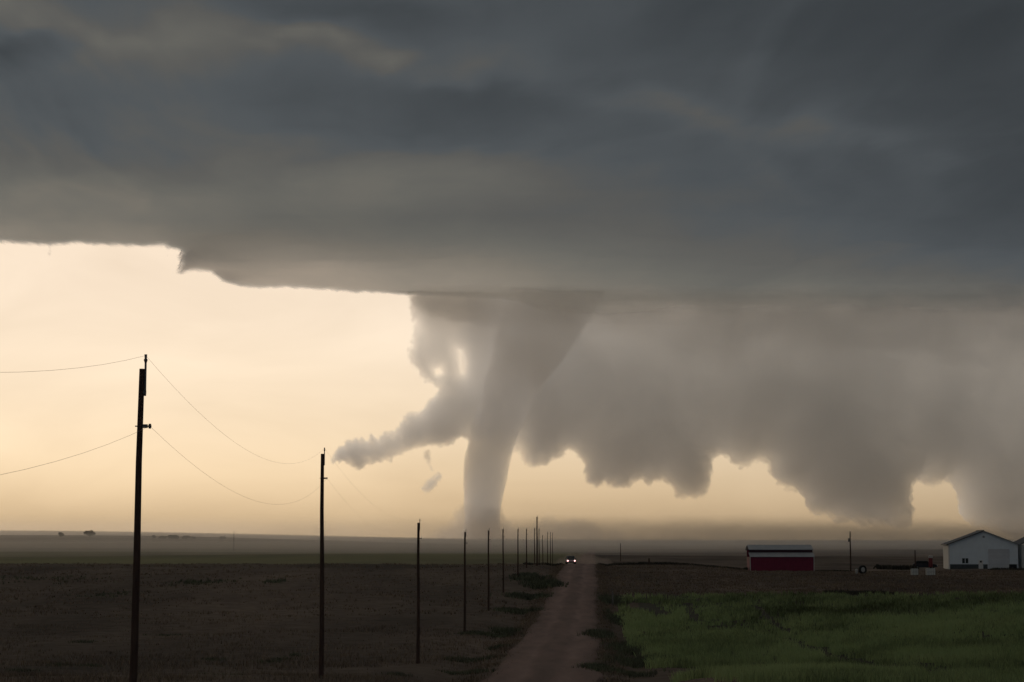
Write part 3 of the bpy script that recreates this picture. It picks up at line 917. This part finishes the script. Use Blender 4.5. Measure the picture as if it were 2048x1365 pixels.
hi_pts, lo_pts = [], []
for tx, ty, Y, lean, lab in poles:
    x, _, z = pt(tx, ty, Y)
    h = z - gz(x, Y)
    h = max(5.0, h)
    a, b = utility_pole(x - lean * h, Y, h, lean, lab, GP, True, {33: .43, 78: .62}.get(Y, .68))
    hi_pts.append(a)
    lo_pts.append(b)
x, _, z = pt(1074, 1034, 376)
utility_pole(x, 376, z - gz(x, 376), 0, 'tall thin pole standing above the cluster on the crest', GP)

WIRE = surf('wire_metal', (0.45, 0.40, 0.36), 0.6, (0.16, 0.13, 0.11), 3)


def wire(pts, sags, first, label):
    path = []
    P = [first] + pts
    for i, (a, b) in enumerate(zip(P[:-1], P[1:])):
        n = 28 if i < 3 else 10
        for k in range(n + (i == len(P) - 2)):
            t = k / n
            s = sags[min(i, len(sags) - 1)]
            path.append((a[0] + (b[0] - a[0]) * t, a[1] + (b[1] - a[1]) * t, a[2] + (b[2] - a[2]) * t - 4 * s * t * (1 - t)))
    o = MB().tube(path, 0.0019, 5).build('overhead_wire', WIRE, None, True)
    tag(o, label, 'wire', 'overhead wires on the poles')


wire(hi_pts, [1.62, 1.12, 1.0], (-6.6, -12, EYE + 3.05), 'upper overhead wire strung along the tips of the utility poles')
wire(lo_pts, [1.75, 1.15, 1.0], (-6.45, -12, EYE + 2.05), 'lower overhead wire strung along the side brackets of the poles')

# other poles and posts
x, _, z = pt(1700, 1063, 392)
h = z - gz(x, 392)
utility_pole(x, 392, h, 0.004, 'wooden pole with a small grey box near its top, right of red barn', None, False)
tpo = bpy.data.objects['utility_pole.015'] if 'utility_pole.015' in bpy.data.objects else None
if tpo:
    MB().tube([(-.22, -.05, h - 1.9), (-.22, -.05, h - 1.85), (-.22, -.05, h - 1.25), (-.22, -.05, h - 1.2)], [.16, .2, .2, .16], 10).box(-.12, .05, -.09, -.03, h - 1.65, h - 1.55).build('transformer', STEEL, tpo, True)
x, _, z = pt(1241, 1087, 700)
utility_pole(x, 700, z - gz(x, 700), 0, 'lone far pole on the plain right of the oncoming vehicle', None, False)
x, _, z = pt(468, 1062, 1350)
utility_pole(x, 1350, z - gz(x, 1350), 0, 'lone far pole in the hazy field left of the second pole', None, False)
x, _, z = pt(1830, 1101, 410)
utility_pole(x, 410, z - gz(x, 410), 0, 'short dark post beside the dark car near white barn', None, False)


def fence_post(px, py, Y, mat, label, r=.07):
    x, _, z = pt(px, py, Y)
    g = gz(x, Y)
    o = empty('fence_post', (x, Y, g - .05), label, 'post')
    h = max(z - g, .5)
    MB().tube([(0, 0, 0), (0.01, 0, h * .6), (0, 0, h)], [r, r * .95, r * .85], 8).build('shaft', mat, o, True)
    MB().tube([(0, 0, h), (0, 0, h + .05)], [r * 1.1, r * .5], 8).build('cap', mat, o, True)


PALE = surf('pale_paint', (0.55, 0.53, 0.50), 0.7, (0.42, 0.40, 0.38), 4)
fence_post(1298, 1117, 384, WOOD, 'short dark post at the crest right of the road', .16)
fence_post(1225, 1183, 228, surf('weathered_post', (0.22, 0.20, 0.19), .8, (0.15, 0.14, 0.13), 5), 'small pale marker post in weeds at the right road edge', .10)

# ------------------------------------------------------------------ red barn
def ribbed(mb, x0, x1, y, z0, z1, pitch, depth):
    """A wall of ribbed sheet facing -Y."""
    x = x0
    mb.box(x0, x1, y, y + .08, z0, z1)
    while x < x1 - .05:
        mb.box(x, x + .06, y - depth, y, z0, z1)
        x += pitch
    return mb


def red_barn():
    Y = 375.0
    x0, x1 = pt(1501, 1143, Y)[0], pt(1628, 1143, Y)[0]
    w = x1 - x0
    z = min(gz(x0, Y), gz(x1, Y)) - .05
    o = empty('red_barn', (x0, Y, z), 'low red barn with stepped pale metal roof by the tall pole', 'barn')
    zz = lambda py: pt(1560, py, Y)[2] - z
    red = surf('red_siding', (0.205, 0.021, 0.055), .6, (0.155, 0.016, 0.042), 1.2)
    dark = surf('dark_red_trim', (0.045, 0.010, 0.022), .6, (0.032, 0.008, 0.016), 1.2)
    roofm = surf('pale_metal_roof', (0.40, 0.41, 0.44), .5, (0.31, 0.32, 0.35), .8, metal=.1)
    trim = surf('white_trim', (0.52, 0.48, 0.46), .7, (0.42, 0.39, 0.37), 3)
    e1, e0, t1, t0 = zz(1114.5), zz(1106), zz(1100.5), zz(1090)
    ribbed(MB(), .05, w - .05, 0, 0, e1 - .02, .9, .03).build('front_wall', red, o)
    MB().box(.05, w - .05, 6.0, 6.08, 0, t1).box(.05, .13, .08, 6, 0, e1).box(w - .13, w - .05, .08, 6, 0, e1).build('side_wall', red, o)
    MB().prism([(-.28, e1), (-.28, e1 + .07), (1.6, e0 + .04), (1.6, e0 - .06)], -.12, w + .12, 'x').build('lower_roof', roofm, o)
    MB().box(-.02, w + .02, 1.62, 1.70, e0 - .3, t1 + .05).build('clerestory_wall', dark, o)
    r = MB().prism([(1.35, t1 + .02), (1.35, t1 + .10), (4.2, t0), (7.2, t1), (7.2, t1 - .1), (4.2, t0 - .1)], -.12, w + .12, 'x').build('upper_roof', roofm, o)
    m = MB()
    k = .4
    while k < w:
        m.prism([(1.33, t1 + .11), (1.33, t1 + .15), (4.2, t0 + .05), (4.2, t0 + .01)], k, k + .05, 'x')
        k += .9
    m.build('roof_rib', roofm, r)
    for a in (-.10, w - .06):
        MB().box(a, a + .16, -.06, .1, 0, e1 - .03).build('corner_board', trim, o)
    MB().box(w * .36, w * .64, -.055, -.02, .05, e1 - .35).build('sliding_door', red, o)


red_barn()


# ------------------------------------------------------------------ white barn
def white_barn():
    Y = 420.0
    xa, xb = pt(1899, 1137, Y)[0], pt(2032, 1137, Y)[0]
    w = xb - xa
    z = gz((xa + xb) / 2, Y) - .1
    o = empty('white_barn', (xa, Y, z), 'white gabled metal barn with overhead door at the right', 'barn', rz=R(-8.5))
    zz = lambda py: pt(1960, py, Y)[2] - z
    X = lambda px: (px - 1899) / (2032 - 1899) * w
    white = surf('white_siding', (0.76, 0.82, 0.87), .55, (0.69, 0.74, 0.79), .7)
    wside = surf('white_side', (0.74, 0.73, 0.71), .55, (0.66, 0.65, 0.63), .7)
    wain = surf('dark_wainscot', (0.075, 0.085, 0.092), .6, (0.055, 0.062, 0.068), 1)
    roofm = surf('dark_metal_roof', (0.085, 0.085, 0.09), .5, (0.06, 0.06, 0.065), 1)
    glass = surf('window_glass', (0.03, 0.035, 0.04), .15, (0.02, 0.022, 0.03), 2, spec=.6)
    ev, ap = zz(1089), zz(1063.5)
    D = 18.0
    ax = X(1967)
    wl = zz(1129)
    MB().prism([(0, wl), (w, wl), (w, ev), (ax, ap), (0, ev)], 0, .12).build('gable_wall', white, o)
    m = MB()
    k = .5
    while k < w:                                             # sheet ribs up to the slope
        top = ev + (ap - ev) * (k / ax if k < ax else (w - k) / (w - ax))
        m.box(k, k + .05, -.03, 0, wl, top - .3)
        k += .95
    m.build('wall_rib', white, o)
    MB().box(.02, w - .02, -.035, .1, -.1, wl - .003).build('wainscot', wain, o)
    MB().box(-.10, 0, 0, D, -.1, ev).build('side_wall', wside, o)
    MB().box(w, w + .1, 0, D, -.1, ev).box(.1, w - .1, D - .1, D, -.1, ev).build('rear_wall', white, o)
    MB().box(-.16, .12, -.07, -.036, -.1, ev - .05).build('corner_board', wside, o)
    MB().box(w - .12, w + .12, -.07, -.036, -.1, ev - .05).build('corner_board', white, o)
    s = (ap - ev) / ax
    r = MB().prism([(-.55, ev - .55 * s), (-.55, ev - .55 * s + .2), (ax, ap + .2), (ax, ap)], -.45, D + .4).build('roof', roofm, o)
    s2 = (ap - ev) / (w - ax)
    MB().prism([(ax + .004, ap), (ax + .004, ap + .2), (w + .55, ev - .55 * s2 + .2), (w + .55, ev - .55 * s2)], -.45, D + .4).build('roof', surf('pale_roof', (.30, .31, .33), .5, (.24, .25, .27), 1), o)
    MB().tube([(ax, -.3, ap + .22), (ax, D, ap + .22)], .12, 6).build('ridge_cap', roofm, r)
    # window
    a, b, lo, hi = X(1924), X(1936), zz(1127), zz(1117)
    wn = MB().box(a - .08, b + .08, -.06, -.004, lo - .08, lo).box(a - .08, b + .08, -.06, -.004, hi, hi + .08).box(a - .08, a, -.06, -.004, lo, hi).box(b, b + .08, -.06, -.004, lo, hi).box((a + b) / 2 - .06, (a + b) / 2 + .06, -.06, -.004, lo, hi).build('window', white, o)
    for c in (a, (a + b) / 2 + .06):
        MB().box(c, c + (b - a) / 2 - .06, -.035, -.01, lo, hi).build('pane', glass, wn)
    # walk door
    a, b = X(1956), X(1965)
    d = MB().box(a, b, -.09, -.037, -.05, zz(1121)).build('door', wside, o)
    MB().box((a + b) / 2 - .2, (a + b) / 2 + .2, -.11, -.092, zz(1125.5), zz(1121.8)).build('pane', glass, d)
    MB().box(b - .15, b - .08, -.15, -.092, .95, 1.02).build('handle', STEEL, d)
    # overhead door of four panels
    a, b = X(1975), X(2017)
    top = zz(1098)
    od = MB().box(a - .14, a, -.10, -.037, -.05, top + .14).box(b, b + .14, -.10, -.037, -.05, top + .14).box(a, b, -.10, -.037, top, top + .14).build('overhead_door', white, o)
    for k in range(4):
        MB().box(a + .02, b - .02, -.075, -.037, -.03 + (top + .02) * k / 4, -.03 + (top + .02) * (k + 1) / 4 - .05).build('panel', surf('door_panel', (.62, .63, .66), .5, (.56, .57, .60), .7), od)
    MB().box(ax - .2, ax + .2, -.05, -.004, ap - 1.3, ap - .9).build('vent', surf('vent_grey', (.3, .3, .32)), o)


white_barn()

# building cut off by the frame edge
x, _, z = pt(2043, 1090, 424)
g = gz(x, 424) - .1
o = empty('white_shed', (x, 424, g), 'pale shed cut off by the right edge beside white barn', 'shed')
zt = z - g
shm = surf('shed_siding', (.60, .62, .62), .6, (.5, .52, .52), 1)
MB().box(0, 7, 0, 9, -.1, zt).build('wall', shm, o)
MB().prism([(-.3, zt - .05), (-.3, zt + .12), (3.5, zt + 2.0), (7.3, zt + .12), (7.3, zt - .05), (3.5, zt + 1.8)], -.3, 9.3).build('roof', surf('shed_roof', (.16, .16, .17)), o)
MB().box(-.06, .16, -.06, -.005, -.1, zt - .06).build('corner_board', PALE, o)


# ------------------------------------------------------------------ vehicles and yard clutter
RUBBER = surf('tyre_rubber', (.02, .02, .02), .85)
GLASS = surf('car_glass', (.02, .022, .026), .1, (.015, .016, .02), 2, spec=.6)


def vehicle(x, y, rz, paint, label, name, lights=False, z=None):
    """Nose towards -Y, 4.9 m long."""
    z = gz(x, y) + .02 if z is None else z
    o = empty(name, (x, y, z), label, 'car', rz=rz)
    MB().prism([(-2.45, .38), (-2.5, .62), (-2.42, .95), (-1.35, 1.08), (1.9, 1.12), (2.42, 1.05), (2.48, .6), (2.4, .36)], -.93, .93, 'x').build('body', paint, o, True, .07)
    MB().prism([(-1.3, 1.07), (-.55, 1.66), (-.3, 1.72), (1.5, 1.72), (1.75, 1.66), (2.2, 1.09)], -.80, .80, 'x').build('cabin', paint, o, True, .08)
    MB().add([(-.70, -1.26, 1.125), (.70, -1.26, 1.125), (.64, -.62, 1.625), (-.64, -.62, 1.625), (-.70, -1.29, 1.13), (.70, -1.29, 1.13), (.64, -.65, 1.63), (-.64, -.65, 1.63)],
             [(0, 1, 2, 3), (7, 6, 5, 4), (0, 4, 5, 1), (1, 5, 6, 2), (2, 6, 7, 3), (3, 7, 4, 0)]).build('windscreen', GLASS, o)
    for s in (-1, 1):
        MB().prism([(-.95, 1.16), (-.4, 1.58), (1.45, 1.58), (1.85, 1.16)], s * .79, s * .812, 'x').build('side_window', GLASS, o)
    MB().box(-.5, .5, -2.53, -2.46, .62, .86).build('grille', surf('grille', (.05, .05, .05), .4), o)
    MB().box(-.9, .9, -2.6, -2.45, .40, .56).build('bumper', paint, o, False, .03)
    hl = surf('headlight', (.8, .8, .8), .2, (.7, .7, .7), 2, emit=(1.0, .56, .52, 2.4) if lights else None)
    for s in (-1, 1):
        MB().tube([(s * .70, -2.50, .74), (s * .70, -2.56, .74), (s * .70, -2.58, .74)], [.17, .16, .10], 10).build('headlight', hl, o, True)
        MB().box(s * .93 - .02, s * .93 + .02 + s * .16, -.95, -.80, 1.10, 1.26).build('mirror', paint, o)
        for yy in (-1.5, 1.5):
            w_ = MB().tube([(s * .95, yy, .36), (s * .93, yy, .36), (s * .72, yy, .36), (s * .70, yy, .36)], [.33, .36, .36, .33], 16).build('wheel', RUBBER, o, True)
            MB().tube([(s * .955, yy, .36), (s * .965, yy, .36)], [.2, .17], 10).build('rim', STEEL, w_)
    if lights:
        MB().box(-.52, .52, -2.56, -2.535, .70, .75).build('bumper_glint', surf('bumper_glint', (.8, .8, .8), .3, emit=(1.0, .62, .62, .3)), o)  # glowing strip stands in for the bumper's reflection between the headlights
    return o


x, _, _ = pt(1141, 1125, 405)
vehicle(x, 405, R(2), surf('car_paint', (.07, .06, .065), .35, (.05, .045, .05), 2, spec=.5), 'oncoming vehicle with lit headlights on the crest of the dirt road', 'oncoming_car', True)
x, _, _ = pt(1849, 1128, 414)
vehicle(x, 414, R(82), surf('dark_paint', (.012, .012, .02), .4, (.01, .01, .016), 2, spec=.4), 'dark car parked behind white tanks near white barn', 'parked_car')

plume = vapour('dust_plume', 412, [(1108, 1136), (1112, 1120), (1138, 1108), (1165, 1106), (1195, 1112), (1225, 1124), (1235, 1136)], volume('dust_plume', (.82, .68, .58), .035, .2), 26, 9, 3, 2.0, seed=800)
tag(plume, 'brown dust plume raised behind the oncoming vehicle', 'dust', kind='stuff')


def white_tank(px, py0, py1, wpx, Y, label):
    x, _, zt = pt(px, py0, Y)
    g = gz(x, Y)
    w = wpx / FPX * Y
    h = max(zt - g, .7)
    o = empty('white_tank', (x, Y, g - .02), label, 'tank', 'white tanks near white barn')
    MB().box(-w / 2, w / 2, 0, 1.0, .12, h).build('shell', surf('tank_plastic', (.66, .66, .62), .6, (.54, .54, .50), 2), o, False, .06)
    m = MB()
    for k in range(5):
        c = -w / 2 + w * k / 4
        m.box(c - .02, c + .02, -.03, -.002, .1, h)
    m.box(-w / 2, w / 2, -.035, -.031, h * .5, h * .5 + .04).build('cage', STEEL, o)
    MB().box(-w / 2 - .04, w / 2 + .04, -.05, 1.05, 0, .117).build('pallet', WOOD, o)
    MB().tube([(0, .5, h), (0, .5, h + .05)], .11, 10).build('lid', RUBBER, o)


white_tank(1830, 1137.5, 1148, 13, 340, 'white tank at the foot of the short dark post')
white_tank(1862, 1137, 1148, 17, 340, 'wider white tank in front of the dark car')

x, _, zt = pt(1861, 1111, 412)
g = gz(x, 412)
o = empty('fuel_tank', (x, 412, g), 'red upright fuel tank with a white cap behind dark car', 'tank')
h = zt - g
MB().tube([(0, 0, .5), (0, 0, .55), (0, 0, h - .62), (0, 0, h - .55)], [.36, .42, .42, .36], 14).build('shell', surf('tank_red', (.16, .025, .03), .5, (.12, .02, .022), 2), o, True)
MB().tube([(0, 0, h - .545), (0, 0, h - .5), (0, 0, h - .12), (0, 0, h)], [.40, .46, .44, .2], 14).build('cap', PALE, o, True)
for a, b in ((-.25, -.25), (.25, -.25), (-.25, .25), (.25, .25)):
    MB().tube([(a, b, -.05), (a, b, .55)], .04, 6).build('leg', STEEL, o)

# pale post-like tank and a wheel lying on its edge beside the pole
x, _, zt = pt(1713, 1137, 350)
g = gz(x, 350)
o = empty('gas_bottle', (x, 350, g - .02), 'small pale gas bottle between the pole and the dark wheel', 'gas bottle')
h = max(.9, zt - g)
MB().tube([(0, 0, 0), (0, 0, .05), (0, 0, h - .2), (0, 0, h - .1)], [.2, .24, .24, .12], 12).build('shell', PALE, o, True)
MB().tube([(0, 0, h - .1), (0, 0, h)], .07, 8).build('valve', STEEL, o)
x, _, zt = pt(1725, 1131, 350)
g = gz(x, 350)
r = max(.6, (zt - g) / 2)
o = empty('tractor_wheel', (x, 350, g), 'dark upright tractor wheel with pale hub right of the pole', 'wheel', rz=R(25))
prof = [(-.24, r * .82), (-.26, r * .95), (-.18, r), (.18, r), (.26, r * .95), (.24, r * .82), (.2, r * .58), (-.2, r * .58)]
vs, fs, n = [], [], 24
for k in range(n):
    t = 2 * math.pi * k / n
    vs += [(rr * math.cos(t), a, r + rr * math.sin(t)) for a, rr in prof]
q = len(prof)
for k in range(n):
    for i in range(q):
        fs.append((k * q + i, k * q + (i + 1) % q, ((k + 1) % n) * q + (i + 1) % q, ((k + 1) % n) * q + i))
MB().add(vs, fs).build('tyre', RUBBER, o, True)
MB().tube([(0, -.16, r), (0, -.12, r), (0, .1, r)], [r * .4, r * .57, r * .57], 18).build('hub', PALE, o, True)


# small things by the right barn wall
x, _, zt = pt(2025, 1130, 416)
g = gz(x, 416)
o = empty('yard_cart', (x, 416, g), 'dark low cart parked against the right corner of white barn', 'cart')
MB().box(-.62, .62, -.45, .45, .38, 1.0).build('bin', surf('cart_dark', (.02, .02, .026), .6), o, False, .04)
for s in (-1, 1):
    MB().tube([(s * .5, -.5, .22), (s * .5, -.38, .22)], .22, 12).build('wheel', RUBBER, o)
    MB().tube([(s * .5, .38, .22), (s * .5, .5, .22)], .22, 12).build('wheel', RUBBER, o)
MB().tube([(.6, 0, .7), (1.1, 0, .95)], .025, 6).build('handle', STEEL, o)


# ------------------------------------------------------------------ trees and shrubs
LEAF = leafmat('tree_leaf', (.060, .062, .046), (.036, .038, .030), .5)
BARK = surf('bark', (.06, .05, .042), .95)


def tree(px, py, Y, wpx, label, group, name='tree', squat=False, seed=0):
    x, _, zt = pt(px, py, Y)
    g = gz(x, Y)
    h = max(zt - g, .6)
    w = wpx / FPX * Y
    r = np.random.default_rng(seed)
    o = empty(name, (x, Y, g - .1), label, 'shrub' if squat else 'tree', group)
    tr = MB().tube([(0, 0, 0), (.02 * h, 0, h * .3), (0, 0, h * .75)], [h * .045, h * .035, h * .012], 7)
    for k in range(6):
        a = k * 2.4
        tr.tube([(0, 0, h * (.25 + .06 * k)), (math.cos(a) * w * .3, math.sin(a) * w * .3, h * (.45 + .07 * k))], [h * .016, h * .006], 5)
    tr.build('trunk', BARK, o, True)
    n, s = 900, max(w, h) * .055
    c = []
    lob = [(r.normal(0, w * .22), r.normal(0, w * .22), h * r.uniform(.35 if not squat else .2, .82), w * r.uniform(.13, .26)) for _ in range(11)]
    while len(c) < n:
        L = lob[r.integers(len(lob))]
        d = r.normal(0, 1, 3)
        d = d / np.linalg.norm(d) * r.uniform(.3, 1) ** .5
        c.append((L[0] + d[0] * L[3], L[1] + d[1] * L[3], min(h, max(.1 * h, L[2] + d[2] * L[3] * .8))))
    c = np.array(c)
    a = r.normal(0, 1, (n, 3)); a /= np.linalg.norm(a, axis=1)[:, None]
    b = np.cross(a, r.normal(0, 1, (n, 3))); b /= np.linalg.norm(b, axis=1)[:, None]
    V = np.stack([c - a * s, c + b * s * .6, c + a * s, c - b * s * .6], 1).reshape(-1, 3)
    me = np_mesh('crown', V, [np.arange(n)[:, None] * 4 + np.arange(4)[None]], False)
    attr(me, 'tone', np.repeat(r.uniform(0, 1, n), 4))
    link('crown', me, LEAF, o)


GT = 'small trees on the far left horizon'
for i, (px, py, w, lab) in enumerate([(122, 1064, 14, 'small round tree on the far left horizon, left of the larger one'), (180, 1060, 17, 'largest tree on the far left horizon, standing alone'),
                                      (308, 1071, 12, 'leftmost of the low trees just right of the tallest pole'), (326, 1072, 16, 'second low far tree right of the tallest pole'), (346, 1071, 22, 'wide low tree in the middle of the far row'),
                                      (372, 1072, 18, 'fourth low tree in the far row right of the tallest pole'), (387, 1073, 10, 'last and smallest tree of the far row'), (445, 1073, 14, 'lone low tree just left of the far pole')]):
    tree(px, py, 2500, w, lab, GT, seed=900 + i)
tree(1492, 1136, 378, 12, 'small dark shrub at the left end of red barn', None, 'shrub', True, 920)
tree(1754, 1127, 402, 13, 'small dark shrub in the field right of the dark wheel', None, 'shrub', True, 921)
tree(1281, 1127, 388, 9, 'tiny dark bush on the crest beside the short post', None, 'shrub', True, 922)

# dark rank grass along the crest and in front of white barn
bx, by, bh = [], [], []
def rank(p0, p1, n, h, dy=1.2):
    (xa, ya), (xb, yb) = p0, p1
    t = RNG.uniform(0, 1, n)
    bx.append(xa + (xb - xa) * t + RNG.normal(0, .2, n)); by.append(ya + (yb - ya) * t + RNG.normal(0, dy, n)); bh.append(RNG.uniform(.6, 1.2, n) * h)
xw = lambda px, Y: pt(px, 1130, Y)[0]
rank((xw(1050, 386), 386), (xw(1122, 386), 386), 500, .45)
rank((xw(1200, 386), 386), (xw(1500, 384), 384), 1600, .45)
rank((xw(1762, 405), 405), (xw(1830, 405), 405), 500, .9)
rank((xw(1628, 380), 380), (xw(1700, 384), 384), 300, .3)
rank((xw(1985, 405), 405), (xw(2060, 404), 404), 700, .4)
rank((xw(1655, 250), 250), (xw(1780, 250), 250), 800, .4, 2.5)
rk = blades('rank_grass', leafmat('rank_grass', (.075, .066, .048), (.042, .038, .030), .3), np.concatenate(bx), np.concatenate(by), np.concatenate(bh), np.full(sum(map(len, bx)), .10), 4, .6, 15, .2)
tag(rk, 'dark rank grass along the crest and the farmyard edge', 'grass', kind='stuff')
